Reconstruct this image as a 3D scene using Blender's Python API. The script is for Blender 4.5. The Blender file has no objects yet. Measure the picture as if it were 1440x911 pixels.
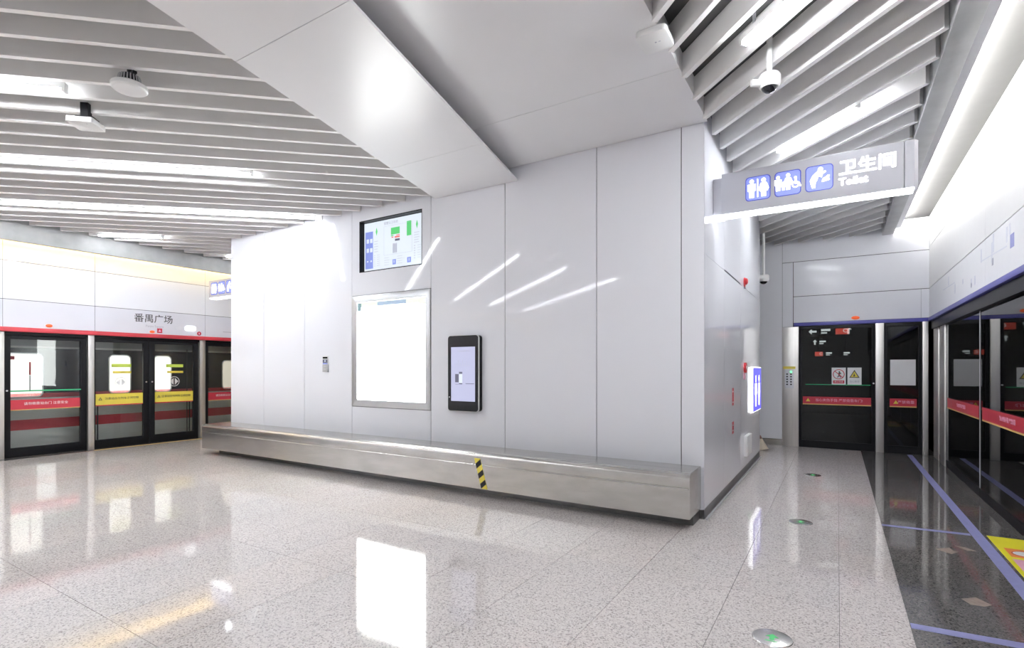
import bpy, bmesh, math, random
from mathutils import Vector, Matrix
random.seed(7)
D = bpy.data; SC = bpy.context.scene; COL = SC.collection
PI = math.pi
# ------------------------------------------------------------------ camera, world, exposure
YAW = math.radians(31.8); CAMH = 1.45; FPX = 738.0; HY = 518.0
cam = D.cameras.new('camera'); cam.sensor_width = 36.0; cam.lens = FPX/1440*36
cam.shift_y = (HY-455.5)/1440; cam.clip_start = .05; cam.clip_end = 100
co = D.objects.new('camera', cam); COL.objects.link(co)
co.location = (0, 0, CAMH); co.rotation_euler = (PI/2, 0, YAW); SC.camera = co
w = D.worlds.new('world'); SC.world = w; w.use_nodes = True
w.node_tree.nodes['Background'].inputs[0].default_value = (.05, .05, .055, 1)
w.node_tree.nodes['Background'].inputs[1].default_value = 0.0
vs = SC.view_settings
vs.view_transform = 'Standard'; vs.look = 'None'; vs.gamma = 1; vs.use_curve_mapping = False
vs.exposure = 0.82
SC.cycles.max_bounces = 10; SC.cycles.diffuse_bounces = 6; SC.cycles.glossy_bounces = 5
SC.cycles.transparent_max_bounces = 12; SC.cycles.caustics_reflective = False; SC.cycles.caustics_refractive = False
TUBE = 33.0       # radiance of the linear ceiling lamps
COVE_W = 40.0     # warm cove lamp over the red line
LAMP_C = 95.0    # radiance of the short corridor lamps
COVE_R = 50.0     # white cove lamp over the blue line

_s, _c = math.sin(YAW), math.cos(YAW)
def ray(x, y):
    u = (x-720)/FPX; v = (HY-y)/FPX
    return (-_s+u*_c, _c+u*_s, v)
def onZ(x, y, z):
    d = ray(x, y); t = (z-CAMH)/d[2]; return (d[0]*t, d[1]*t)
def onX(x, y, X):
    d = ray(x, y); t = X/d[0]; return (d[1]*t, CAMH+d[2]*t)
def onY(x, y, Y):
    d = ray(x, y); t = Y/d[1]; return (d[0]*t, CAMH+d[2]*t)

# ------------------------------------------------------------------ materials
M = {}
def pm(name, col, rough=.5, metal=0., vary=.03, scale=6., spec=.5, emit=None, strength=0., stretch=None, bump=0.):
    m = D.materials.new(name); m.use_nodes = True; nt = m.node_tree; N = nt.nodes; L = nt.links
    b = N['Principled BSDF']
    b.inputs['Roughness'].default_value = rough; b.inputs['Metallic'].default_value = metal
    b.inputs['Specular IOR Level'].default_value = spec
    g = N.new('ShaderNodeNewGeometry'); mp = N.new('ShaderNodeMapping')
    if stretch: mp.inputs['Scale'].default_value = stretch
    nz = N.new('ShaderNodeTexNoise'); nz.inputs['Scale'].default_value = scale; nz.inputs['Detail'].default_value = 4
    r = N.new('ShaderNodeValToRGB')
    r.color_ramp.elements[0].position = .3; r.color_ramp.elements[1].position = .7
    r.color_ramp.elements[0].color = tuple(max(0, c*(1-vary)) for c in col)+(1,)
    r.color_ramp.elements[1].color = tuple(min(1, c*(1+vary)) for c in col)+(1,)
    L.new(g.outputs['Position'], mp.inputs[0]); L.new(mp.outputs[0], nz.inputs[0]); L.new(nz.outputs[0], r.inputs[0])
    L.new(r.outputs[0], b.inputs['Base Color'])
    if bump:
        bp = N.new('ShaderNodeBump'); bp.inputs['Strength'].default_value = bump; bp.inputs['Distance'].default_value = .01
        L.new(nz.outputs[0], bp.inputs['Height']); L.new(bp.outputs[0], b.inputs['Normal'])
    if emit:
        b.inputs['Emission Color'].default_value = tuple(emit)+(1,); b.inputs['Emission Strength'].default_value = strength
    M[name] = m; return m

def granite(name, base, dark, light, rough, tone):
    m = D.materials.new(name); m.use_nodes = True; nt = m.node_tree; N = nt.nodes; L = nt.links
    b = N['Principled BSDF']; b.inputs['Roughness'].default_value = rough
    g = N.new('ShaderNodeNewGeometry')
    v = N.new('ShaderNodeTexVoronoi'); v.inputs['Scale'].default_value = 130
    v2 = N.new('ShaderNodeTexNoise'); v2.inputs['Scale'].default_value = 62; v2.inputs['Detail'].default_value = 5; v2.inputs['Roughness'].default_value = .75
    n3 = N.new('ShaderNodeTexNoise'); n3.inputs['Scale'].default_value = 1.1; n3.inputs['Detail'].default_value = 2
    for q in (v, v2, n3): L.new(g.outputs['Position'], q.inputs['Vector'])
    sep = N.new('ShaderNodeSeparateColor'); L.new(v.outputs['Color'], sep.inputs[0])
    r1 = N.new('ShaderNodeValToRGB'); e = r1.color_ramp.elements
    e[0].position = 0.0; e[0].color = tuple(dark)+(1,)
    e[1].position = 1.0; e[1].color = tuple(light)+(1,)
    a = r1.color_ramp.elements.new(.12); a.color = tuple(dark)+(1,)
    a = r1.color_ramp.elements.new(.22); a.color = tuple(base)+(1,)
    a = r1.color_ramp.elements.new(.75); a.color = tuple(base)+(1,)
    L.new(sep.outputs[0], r1.inputs[0])
    r2 = N.new('ShaderNodeValToRGB'); r2.color_ramp.elements[0].position = .34; r2.color_ramp.elements[1].position = .52
    r2.color_ramp.elements[0].color = (.58, .56, .56, 1); r2.color_ramp.elements[1].color = (1, 1, 1, 1)
    L.new(v2.outputs[0], r2.inputs[0])
    mx = N.new('ShaderNodeMixRGB'); mx.blend_type = 'MULTIPLY'; mx.inputs[0].default_value = .8
    L.new(r1.outputs[0], mx.inputs[1]); L.new(r2.outputs[0], mx.inputs[2])
    oi = N.new('ShaderNodeObjectInfo'); ad = N.new('ShaderNodeMath'); ad.operation = 'ADD'
    sc = N.new('ShaderNodeMath'); sc.operation = 'MULTIPLY'; sc.inputs[1].default_value = .45
    L.new(oi.outputs['Random'], sc.inputs[0]); L.new(sc.outputs[0], ad.inputs[0]); L.new(n3.outputs[0], ad.inputs[1])
    r3 = N.new('ShaderNodeValToRGB'); r3.color_ramp.elements[0].position = .35; r3.color_ramp.elements[1].position = 1.0
    r3.color_ramp.elements[0].color = tuple(tone[0])+(1,); r3.color_ramp.elements[1].color = tuple(tone[1])+(1,)
    L.new(ad.outputs[0], r3.inputs[0])
    mx2 = N.new('ShaderNodeMixRGB'); mx2.blend_type = 'MULTIPLY'; mx2.inputs[0].default_value = 1
    L.new(mx.outputs[0], mx2.inputs[1]); L.new(r3.outputs[0], mx2.inputs[2])
    L.new(mx2.outputs[0], b.inputs['Base Color'])
    M[name] = m; return m

def glass(name, tint, ior=1.5):
    m = D.materials.new(name); m.use_nodes = True; nt = m.node_tree; N = nt.nodes; L = nt.links
    N.remove(N['Principled BSDF']); out = N['Material Output']
    t = N.new('ShaderNodeBsdfTransparent'); t.inputs[0].default_value = tuple(tint)+(1,)
    gl = N.new('ShaderNodeBsdfGlossy'); gl.inputs['Roughness'].default_value = .015
    f = N.new('ShaderNodeFresnel'); f.inputs[0].default_value = ior
    mx = N.new('ShaderNodeMixShader')
    L.new(f.outputs[0], mx.inputs[0]); L.new(t.outputs[0], mx.inputs[1]); L.new(gl.outputs[0], mx.inputs[2])
    L.new(mx.outputs[0], out.inputs[0]); M[name] = m; return m

granite('granite', (.675, .635, .615), (.40, .37, .36), (.76, .73, .71), .06, ((.93, .93, .93), (1.0, .975, .965)))
granite('granite_dark', (.15, .145, .14), (.05, .05, .05), (.24, .23, .22), .06, ((.85, .85, .85), (1.05, 1.0, .98)))
granite('granite_wear', (.30, .28, .27), (.12, .11, .11), (.4, .38, .36), .1, ((.9, .9, .9), (1, .98, .97)))
pm('grout', (.16, .15, .145), .8)
pm('white_panel', (.81, .82, .865), .05, vary=.008, scale=.7, spec=.28)
pm('end_panel', (.81, .82, .865), .12, vary=.008, spec=.12)
pm('white_matte', (.80, .80, .81), .35, vary=.01)
pm('cream_wall', (.80, .795, .785), .3, vary=.01)
pm('header_panel', (.72, .725, .79), .18, vary=.01, scale=2)
pm('seam', (.06, .06, .065), .8)
pm('core_grey', (.35, .35, .36), .8)
pm('slat_white', (.88, .87, .86), .45, vary=.02, scale=3)
pm('soffit', (.82, .82, .83), .29, vary=.015, scale=1.2)
pm('band_grey', (.40, .41, .41), .4, vary=.10, scale=5)
pm('plenum', (.10, .10, .10), .9)
pm('steel', (.60, .59, .57), .24, metal=1, vary=.10, scale=4, stretch=(.4, 6, 1.2))
pm('steel_front', (.60, .59, .57), .26, metal=1, vary=.09, scale=5, stretch=(.6, 1, 2.0))
pm('steel_post', (.72, .70, .67), .45, metal=1, vary=.06, scale=5, stretch=(6, 6, .3))
pm('steel_dark', (.20, .20, .20), .35, metal=1, vary=.12)
pm('alu', (.62, .63, .65), .35, metal=.6, vary=.02)
pm('black_gloss', (.012, .012, .014), .12)
pm('black_frame', (.010, .010, .012), .35, spec=.2)
pm('black_matte', (.02, .02, .022), .6)
pm('white_plastic', (.82, .82, .81), .35, vary=.01)
pm('grey_plastic', (.50, .50, .52), .4)
pm('red_strip', (.62, .06, .08), .35, vary=.04)
pm('blue_strip', (.11, .11, .42), .35, vary=.04)
pm('red_print', (.55, .035, .06), .35)
pm('yellow_print', (.80, .66, .09), .4)
pm('gold_line', (.75, .50, .16), .4)
pm('green_print', (.55, .70, .10), .4)
pm('green_bar', (.05, .45, .20), .25)
pm('dark_text', (.06, .055, .06), .5)
pm('white_text', (.85, .85, .85), .5)
pm('grey_text', (.42, .42, .48), .5)
pm('faint_text', (.69, .70, .76), .5)
pm('tape_blue', (.28, .29, .55), .45, vary=.06, scale=20)
pm('sticker_yellow', (.90, .82, .03), .4)
pm('sticker_orange', (.85, .25, .06), .4)
pm('sticker_pink', (.85, .45, .60), .4)
pm('worn_tan', (.30, .235, .19), .35, vary=.25, scale=30)
pm('straw', (.66, .58, .46), .8, vary=.15, scale=60)
pm('wood_brown', (.16, .06, .04), .5)
pm('orange_lamp', (.75, .12, .03), .3, emit=(1, .16, .04), strength=.25)
pm('red_lamp', (.65, .05, .06), .35)
pm('lens_dark', (.01, .01, .013), .05)
pm('train_white', (.80, .80, .77), .25, vary=.02)
pm('train_red', (.58, .05, .07), .3)
pm('train_black', (.02, .021, .025), .15)
pm('train_grey', (.40, .41, .41), .35)
pm('train_interior', (.3, .29, .26), .6, emit=(1, .97, .88), strength=.75)
pm('train_interior_dim', (.5, .48, .42), .6, emit=(1, .9, .75), strength=.35)
pm('tunnel', (.06, .06, .062), .8)  # sooty concrete, base colour darkened further to stand in for missing light
pm('hall_shade', (.09, .09, .095), .7)  # dimness of the hall beyond the glass is put into this colour
pm('lamp', (.9, .9, .9), .4, emit=(.925, .955, 1.0), strength=TUBE)
pm('lamp_short', (.9, .9, .9), .4, emit=(.925, .955, 1.0), strength=LAMP_C)
pm('cove_warm', (.9, .8, .5), .4, emit=(1, .70, .28), strength=COVE_W)
pm('cove_white', (.9, .9, .9), .4, emit=(1, .975, .94), strength=COVE_R)
pm('poster_light', (.6, .6, .6), .2, emit=(.97, 1, .98), strength=6)
pm('poster_green', (.1, .12, .12), .2, emit=(.80, 1.0, .72), strength=.62)
pm('poster_teal', (.1, .12, .12), .2, emit=(.25, .45, .50), strength=.4)
pm('poster_blue', (.1, .12, .12), .2, emit=(.42, .55, .75), strength=.5)
pm('poster_pale', (.1, .12, .12), .2, emit=(.86, .95, .90), strength=.62)
pm('screen_white', (.12, .12, .13), .15, emit=(.78, .86, .95), strength=.55)
pm('screen_lilac', (.12, .12, .14), .15, emit=(.66, .68, .96), strength=.42)
pm('screen_blue', (.1, .12, .3), .15, emit=(.20, .25, .58), strength=.6)
pm('screen_green', (.05, .3, .08), .15, emit=(.10, .46, .16), strength=.6)
pm('screen_grey', (.3, .3, .33), .15, emit=(.30, .33, .45), strength=.42)
pm('screen_dark', (.05, .05, .06), .15, emit=(.08, .08, .12), strength=.8)
pm('screen_red', (.3, .05, .05), .15, emit=(.5, .12, .1), strength=.8)
pm('sign_face', (.50, .50, .545), .4, vary=.01, scale=2)
pm('sign_blue', (.12, .15, .42), .4, emit=(.30, .36, .85), strength=.4)
pm('sign_blue_deep', (.03, .04, .30), .4, emit=(.06, .08, .55), strength=.3)
pm('sign_white', (.9, .9, .9), .3, emit=(1, 1, 1), strength=1.3)
pm('sign_tube', (.9, .9, .9), .3, emit=(.93, .95, 1), strength=3.0)
pm('flag_blue', (.08, .07, .4), .3, emit=(.16, .14, .95), strength=.55)
pm('far_white', (.6, .6, .6), .3, emit=(1, 1, 1), strength=.9)
pm('far_red', (.5, .05, .03), .3, emit=(1, .12, .08), strength=.7)
pm('far_board', (.05, .05, .06), .4)
pm('led_green', (.1, .8, .2), .3, emit=(.1, 1, .25), strength=2.5)
pm('arrow_green', (.05, .4, .12), .3, emit=(.1, .8, .25), strength=.15)
glass('glass', (.96, .98, .975)); glass('glass_dark', (.55, .58, .58), 1.55)

# ------------------------------------------------------------------ mesh helpers
class Fr:      # a flat frame: a, b in its plane, h along its normal
    def __init__(s, o, u, v):
        s.o = Vector(o); s.u = Vector(u).normalized(); s.v = Vector(v).normalized(); s.n = s.u.cross(s.v)
    def __call__(s, a, b, h=0.): return s.o+s.u*a+s.v*b+s.n*h
WORLD = Fr((0, 0, 0), (1, 0, 0), (0, 1, 0))
def FY(Y): return Fr((0, Y, 0), (1, 0, 0), (0, 0, 1))          # faces -Y ; a = X, b = Z
def FXp(X): return Fr((X, 0, 0), (0, 1, 0), (0, 0, 1))         # faces +X ; a = Y, b = Z
def FXm(X): return Fr((X, 0, 0), (0, -1, 0), (0, 0, 1))        # faces -X ; a = -Y, b = Z
def circle(x, y, r, n=20, r2=None):
    r2 = r if r2 is None else r2
    return [(x+r*math.cos(2*PI*i/n), y+r2*math.sin(2*PI*i/n)) for i in range(n)]
def rrect(x0, y0, x1, y1, r, n=5):
    p = []
    for cx, cy, a in ((x1-r, y1-r, 0), (x0+r, y1-r, 90), (x0+r, y0+r, 180), (x1-r, y0+r, 270)):
        for i in range(n+1):
            t = math.radians(a+90*i/n); p.append((cx+r*math.cos(t), cy+r*math.sin(t)))
    return p
WL = {}      # world origin of every object built, by name
class MB:
    def __init__(s): s.v = []; s.f = []
    def prism(s, fr, pts, h0, h1):
        k = len(s.v); n = len(pts)
        s.v += [fr(a, b, h0) for a, b in pts]+[fr(a, b, h1) for a, b in pts]
        s.f.append(tuple(k+n-1-i for i in range(n))); s.f.append(tuple(k+n+i for i in range(n)))
        s.f += [(k+i, k+(i+1) % n, k+n+(i+1) % n, k+n+i) for i in range(n)]
        return s
    def rect(s, fr, a0, b0, a1, b1, h0=0., h1=.002): return s.prism(fr, [(a0, b0), (a1, b0), (a1, b1), (a0, b1)], h0, h1)
    def box(s, x0, y0, z0, x1, y1, z1): return s.rect(WORLD, x0, y0, x1, y1, z0, z1)
    def ring(s, fr, outer, inner, h0, h1):          # outer and inner loops of equal length
        k = len(s.v); n = len(outer)
        for lp, h in ((outer, h0), (inner, h0), (inner, h1), (outer, h1)): s.v += [fr(a, b, h) for a, b in lp]
        for q in range(4):
            for i in range(n):
                j = (i+1) % n; p = (q+1) % 4
                s.f.append((k+q*n+i, k+q*n+j, k+p*n+j, k+p*n+i))
        return s
    def hole(s, fr, a0, b0, a1, b1, c0, d0, c1, d1, h0, h1):
        return s.ring(fr, [(a0, b0), (a1, b0), (a1, b1), (a0, b1)], [(c0, d0), (c1, d0), (c1, d1), (c0, d1)], h0, h1)
    def lathe(s, fr, a, b, prof, n=24):             # prof: (radius, h) ; axis is the frame normal
        k = len(s.v)
        for r, h in prof:
            s.v += [fr(a+r*math.cos(2*PI*i/n), b+r*math.sin(2*PI*i/n), h) for i in range(n)]
        for q in range(len(prof)-1):
            for i in range(n):
                j = (i+1) % n; s.f.append((k+q*n+i, k+q*n+j, k+(q+1)*n+j, k+(q+1)*n+i))
        s.f.append(tuple(k+n-1-i for i in range(n))); s.f.append(tuple(k+(len(prof)-1)*n+i for i in range(n)))
        return s
    def tube(s, p, q, r0, r1=None, n=10):
        r1 = r0 if r1 is None else r1
        p = Vector(p); q = Vector(q); d = (q-p).normalized(); u = d.orthogonal().normalized(); v = d.cross(u); k = len(s.v)
        for c, r in ((p, r0), (q, r1)): s.v += [c+u*r*math.cos(2*PI*i/n)+v*r*math.sin(2*PI*i/n) for i in range(n)]
        s.f += [(k+i, k+(i+1) % n, k+n+(i+1) % n, k+n+i) for i in range(n)]
        s.f.append(tuple(k+n-1-i for i in range(n))); s.f.append(tuple(k+n+i for i in range(n)))
        return s
    def extrude_profile(s, prof, x0, x1):           # profile in (Y,Z), swept along X
        k = len(s.v); n = len(prof)
        s.v += [Vector((x0, y, z)) for y, z in prof]+[Vector((x1, y, z)) for y, z in prof]
        s.f += [(k+i, k+(i+1) % n, k+n+(i+1) % n, k+n+i) for i in range(n)]
        s.f.append(tuple(k+n-1-i for i in range(n))); s.f.append(tuple(k+n+i for i in range(n)))
        return s
    def text(s, fr, body, a, b, size, h=.003, align='CENTER', bold=0., sx=1.0):
        c = D.curves.new('tmp', 'FONT'); c.body = body; c.size = size; c.align_x = align; c.align_y = 'CENTER'
        c.extrude = .0008; c.offset = bold; c.resolution_u = 2
        o = D.objects.new('tmp', c); COL.objects.link(o)
        dg = bpy.context.evaluated_depsgraph_get(); me = D.meshes.new_from_object(o.evaluated_get(dg))
        k = len(s.v); s.v += [fr(a+q.co.x*sx, b+q.co.y, h+q.co.z) for q in me.vertices]
        s.f += [tuple(k+i for i in q.vertices) for q in me.polygons]
        D.objects.remove(o); D.curves.remove(c); D.meshes.remove(me); return s
    def build(s, name, mat, parent=None, bevel=0., seg=2, smooth=0, loc=None):
        po = WL.get(parent.name, Vector((0, 0, 0))) if parent else Vector((0, 0, 0)); o3 = Vector(loc) if loc is not None else po.copy()
        me = D.meshes.new(name); me.from_pydata([v-o3 for v in s.v], [], s.f)
        bm = bmesh.new(); bm.from_mesh(me)
        bmesh.ops.recalc_face_normals(bm, faces=bm.faces)
        if bevel: bmesh.ops.bevel(bm, geom=list(bm.edges), offset=bevel, segments=seg, affect='EDGES', profile=.5)
        bm.to_mesh(me); bm.free()
        if smooth or bevel:
            me.shade_smooth(); me.set_sharp_from_angle(angle=math.radians(smooth or 35))
        me.materials.append(M[mat])
        o = D.objects.new(name, me); COL.objects.link(o)
        if parent:
            o.parent = parent; o.location = o3-po
        else: o.location = o3
        WL[o.name] = o3
        return o
def tag(o, label, cat=None, group=None, kind=None):
    o['label'] = label
    if cat: o['category'] = cat
    if group: o['group'] = group
    if kind: o['kind'] = kind
    return o
def thing(name, loc, label, cat, group=None):
    e = D.objects.new(name, None); COL.objects.link(e); e.location = loc; e.empty_display_size = .1
    WL[e.name] = Vector(loc)
    return tag(e, label, cat, group)
def struct(o, label): o['kind'] = 'structure'; o['label'] = label; return o
def inst(name, mesh, loc, parent=None):
    o = D.objects.new(name, mesh); COL.objects.link(o); o.location = loc
    if parent: o.parent = parent
    return o
_boxcache = {}
def boxmesh(name, sx, sy, sz, mat, bevel=0.):
    k = (name, round(sx, 3), round(sy, 3), round(sz, 3), mat)
    if k not in _boxcache:
        o = MB().box(-sx/2, -sy/2, -sz/2, sx/2, sy/2, sz/2).build(name, mat, bevel=bevel, seg=1)
        _boxcache[k] = o.data; D.objects.remove(o)
    return _boxcache[k]

# ------------------------------------------------------------------ key planes (metres)
YW = 5.25                      # long white wall
XS, XW = -1.085, -9.078        # its two ends
YB = 9.487                     # rear of the white block
YE = 11.08                     # end wall of the side corridor
XR, XRG = 1.30, 1.375          # header plane and glass of the blue line
XL, XLG = -11.30, -11.40       # header plane and glass of the red line
XD = .35                       # edge of the dark paving
YBACK = -10.0
ZC = 3.98                      # slab

# ------------------------------------------------------------------ floor
fl = struct(MB().box(-11.12, YBACK, -.15, XRG+.05, 20, -.012).build('floor', 'grout'), 'polished grey and dark granite platform floor')
xs = [XD, .01]
while xs[-1] > -11.12+.3: xs.append(xs[-1]-.605)
xs[-1] = -11.12
ys = [2.53+1.18*k for k in range(-11, 8)]; ys[0] = YBACK; ys[-1] = YE
ys = [y for y in ys if y <= YE]
if YE-ys[-1] > .2: ys.append(YE)
else: ys[-1] = YE
G = .0028
def tile(x0, x1, y0, y1, mat, name):
    if x1-x0 < .02 or y1-y0 < .02: return
    me = boxmesh(name, x1-x0-G, y1-y0-G, .012, mat)
    inst(name, me, ((x0+x1)/2, (y0+y1)/2, -.006), fl)
for i in range(len(xs)-1):
    x0, x1 = xs[i+1], xs[i]
    for j in range(len(ys)-1):
        y0, y1 = ys[j], ys[j+1]
        if y1 <= YW+.01: tile(x0, x1, y0, y1, 'granite', 'floor_tile')
        elif y0 < YW and x0 < XS-.2 and x1 > XW+.2: tile(x0, x1, y0, YW+.02, 'granite', 'floor_tile')
        elif x1 > XS-.3 or x0 < XW+.3 or (y0 > YB-.9 and x1 > -2.6): tile(x0, x1, y0, y1, 'granite', 'floor_tile')
for j in range(len(ys)-1): tile(XD, XRG+.02, ys[j], ys[j+1], 'granite_dark', 'dark_floor_tile')
MB().box(-11.42, YBACK, -.15, -11.122, 14, -.001).build('platform_edge_strip', 'granite_dark', fl)
MB().box(-11.21, 4.0, -.001, -11.15, 6.0, .003).build('yellow_edge_line', 'gold_line', fl)
MB().box(-11.145, 3.5, -.001, -11.122, 4.0, .002).build('brown_edge_line', 'wood_brown', fl)

# ------------------------------------------------------------------ long white wall of the block
SCR = (-5.835, 2.82, -4.648, 3.555)         # recessed screen opening
core = MB()
f = FY(YW)
core.rect(f, XW+.012, 0, -5.99, ZC, -.15, -.012); core.rect(f, -4.495, 0, XS-.012, ZC, -.15, -.012)
core.rect(f, -5.99, 0, -4.495, 2.494, -.15, -.012); core.hole(f, -5.99, 2.494, -4.495, ZC, SCR[0], SCR[1], SCR[2], SCR[3], -.15, -.012)
wf = struct(core.build('wall_front', 'seam'), 'long wall of glossy white panels behind the steel bench')
seams = [XW, -8.118, -7.066, -5.988, -4.497, -3.354, -2.19, -1.302, XS]
g = .004
for i in range(8):
    a0, a1 = seams[i]+g, seams[i+1]-g
    if i == 0: a0 = XW
    if i == 7: a1 = XS
    if i == 3:
        MB().rect(f, a0, .0, a1, .904-g, -.012, 0).build('wall_panel', 'white_panel', wf, .0015, 1)
        MB().hole(f, a0, 2.494+g, a1, ZC, SCR[0], SCR[1], SCR[2], SCR[3], -.012, 0).build('wall_panel', 'white_panel', wf)
    else:
        MB().rect(f, a0, .0 if i < 7 else .09, a1, ZC, -.012, 0).build('wall_panel', 'white_panel', wf, .0015, 1)
MB().rect(f, -1.302, 0, XS-.002, .085, -.011, -.004).build('kick_plate', 'steel_dark', wf)
# side of the block along the corridor
f = FXp(XS)
ws = struct(MB().rect(f, YW+.15, 0, YB-.012, ZC, -.15, -.012).build('wall_side', 'seam'), 'glossy white side wall facing the blue platform screen')
for (a0, b0, a1, b1) in ((YW+.001, .10, 6.30, 2.555), (YW+.001, 2.558, 6.30, ZC), (6.303, .10, 7.478, 2.552), (6.303, 2.572, 7.478, ZC),
                         (7.482, .10, YB, 2.555), (7.482, 2.558, YB, ZC)):
    MB().rect(f, a0, b0, a1, b1, -.012, 0).build('wall_panel', 'white_panel', ws)
struct(MB().rect(f, YW, 0, YB, .095, -.012, -.003).build('baseboard_side', 'steel_dark'), 'dark steel baseboard under the white side wall')
struct(MB().rect(f, YW-.01, 0, YB, .012, .012, .030).build('trim_floor_side', 'alu'), 'thin pale metal strip on the floor along the side wall')
# rear and far end of the block
struct(MB().box(XW+.012, YB-.15, 0, XS-.15, YB, ZC).build('wall_rear', 'white_matte'), 'white rear wall of the panelled block')
struct(MB().box(XW, YW+.15, 0, XW+.14, YB-.15, ZC).build('wall_west', 'white_panel'), 'white far end wall of the panelled block')

# ------------------------------------------------------------------ end wall of the corridor
f = FY(YE)
we = MB()
we.rect(f, -4.0, 0, -.884, ZC, -.12, -.012); we.rect(f, -.884, 2.236, 1.30, ZC, -.12, -.012)
we = struct(we.build('wall_end', 'seam'), 'white panelled end wall above the dark glass screen')
g = .005
for (a0, b0, a1, b1) in ((-4.0, .12, -.884, ZC), (-.884+g, 3.43+g, XR, ZC), (-.884+g, 2.225, -.70-g, 3.43-g),
                         (-.70+g, 2.785+g, XR, 3.43-g), (-.70+g, 2.30, 1.19, 2.785-g), (1.193, 2.30, XR, 2.785-g)):
    MB().rect(f, a0, b0, a1, b1, -.012, 0).build('wall_panel', 'end_panel', we)
MB().rect(f, -4.0, 0, -.884, .115, -.012, -.004).build('kick_plate', 'steel', we)
struct(MB().rect(f, -.69, 2.235, XR, 2.295, -.03, .02).build('trim_end', 'blue_strip', bevel=.006), 'dark blue strip along the top of the end glass')

# ------------------------------------------------------------------ right wall over the blue line
f = FXm(XR)
wr = struct(MB().rect(f, -YE, 2.30, -YBACK, ZC, -.12, -.012).build('wall_right', 'seam'), 'white panelled wall above the blue line glass screen')
for k in range(-1, 4):
    y1 = YE-.0-k*3.9 if k >= 0 else None
    if y1 is None: continue
    y0 = max(YBACK, y1-3.9)
    for b0, b1, m in ((2.30, 2.785-.005, 'white_matte'), (2.785+.005, 3.47-.004, 'cream_wall'), (3.47+.004, ZC, 'cream_wall')):
        MB().rect(f, -y1+.003, b0, -y0-.003, b1, -.012, 0).build('wall_panel', m, wr)
        if y0 <= YBACK: pass
struct(MB().rect(f, -YE, 2.235, -YBACK, 2.295, -.03, .02).build('trim_right', 'blue_strip', bevel=.006), 'dark blue strip along the header of the right glass screen')
struct(MB().box(XR+.02, YBACK, 2.10, XRG+.07, YE-.02, 2.234).build('trim_screen_head', 'black_frame'), 'black head rail over the right glass screen')

# ------------------------------------------------------------------ left wall over the red line
f = FXp(XL)
wl = MB().rect(f, YBACK, 2.12, 14, ZC, -.15, -.012).rect(f, YBACK, 0, .80, 2.12, -.15, -.012).rect(f, 9.2, 0, 14, 2.12, -.15, -.012)
wl = struct(wl.build('wall_left', 'seam'), 'white panelled wall above the red line screen doors')
lys = [YBACK, -7.5, -5.2, -2.9, -.9, .815, 2.83, 4.05, 5.98, 7.9, 9.9, 14]
for y0, y1 in zip(lys, lys[1:]):
    for b0, b1, m in ((2.12, 2.566-.004, 'header_panel'), (2.566+.004, 3.185-.004, 'white_panel'), (3.185+.004, ZC, 'cream_wall')):
        MB().rect(f, y0+.003, b0, y1-.003, b1, -.012, 0).build('wall_panel', m, wl)
    if y1 < .9 or y0 > 9: MB().rect(f, y0+.003, 0, y1-.003, 2.12, -.012, 0).build('wall_panel', 'white_panel', wl)
struct(MB().rect(f, YBACK, 2.045, 14, 2.118, -.04, .025).build('trim_left', 'red_strip', bevel=.008), 'red strip along the header of the left screen doors')
struct(MB().rect(f, .80, 2.0, 9.2, 2.044, -.16, -.04).build('trim_door_head', 'black_frame'), 'black head rail over the left screen doors')
# back wall, passage end
struct(MB().box(-11.5, YBACK-.15, 0, 1.5, YBACK, ZC).build('wall_back', 'white_matte'), 'plain white wall closing the platform')
struct(MB().box(-11.5, 14, 0, XW, 14.15, ZC).build('wall_passage', 'white_matte'), 'plain white wall at the end of the far passage')

# ------------------------------------------------------------------ ceiling
ce = struct(MB().box(-11.6, YBACK, ZC, 4.5, 20, ZC+.15).build('ceiling', 'plenum'), 'white slatted ceiling with a smooth dropped soffit')
ZSL, ZSR, SD, SW, PITCH = 3.70, 3.78, .19, .042, .283
def beamL(y): return -3.50-.2475*(y-1.504)
def beamR(y): return -2.471-.228*(y-2.139)
def slats(h, inside, p0, p1, z, first):
    d = Vector((math.sin(h), math.cos(h), 0)); n = Vector((-d.y, d.x, 0))
    k = math.ceil((p0-first)/PITCH)
    while first+k*PITCH < p1:
        p = first+k*PITCH; k += 1; runs = []; on = None; t = -22.
        while t < 22:
            q = n*p+d*t; a = inside(q.x, q.y)
            if a and on is None: on = t
            if not a and on is not None:
                if t-on > .25: runs.append((on, t))
                on = None
            t += .02
        for a, b in runs:
            me = boxmesh('slat', b-a, SW, SD, 'slat_white')
            o = inst('slat', me, n*p+d*((a+b)/2)+Vector((0, 0, z+SD/2)), ce); o.rotation_euler.z = math.atan2(d.y, d.x)
HL = math.radians(48.0)
_n = (-math.cos(HL), math.sin(HL))
P0L = _n[0]*onZ(0, 79, ZSL)[0]+_n[1]*onZ(0, 79, ZSL)[1]
slats(HL, lambda x, y: -10.80 < x < (beamL(y)+.05 if y > -4.2 else -2.1) and y > YBACK+.02 and (y < YW-.01 or (x < XW-.01 and y < 13.9)), -12, 20, ZSL, P0L)
P0R = (onZ(999, 184, ZSR)[0]+onZ(999, 184, ZSR)[1])/math.sqrt(2)
slats(-PI/4, lambda x, y: (-1.04 if y < YB+.02 else -3.2) < x < .64 and YBACK+.02 < y < YE-.01, -8, 9, ZSR, P0R)
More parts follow.
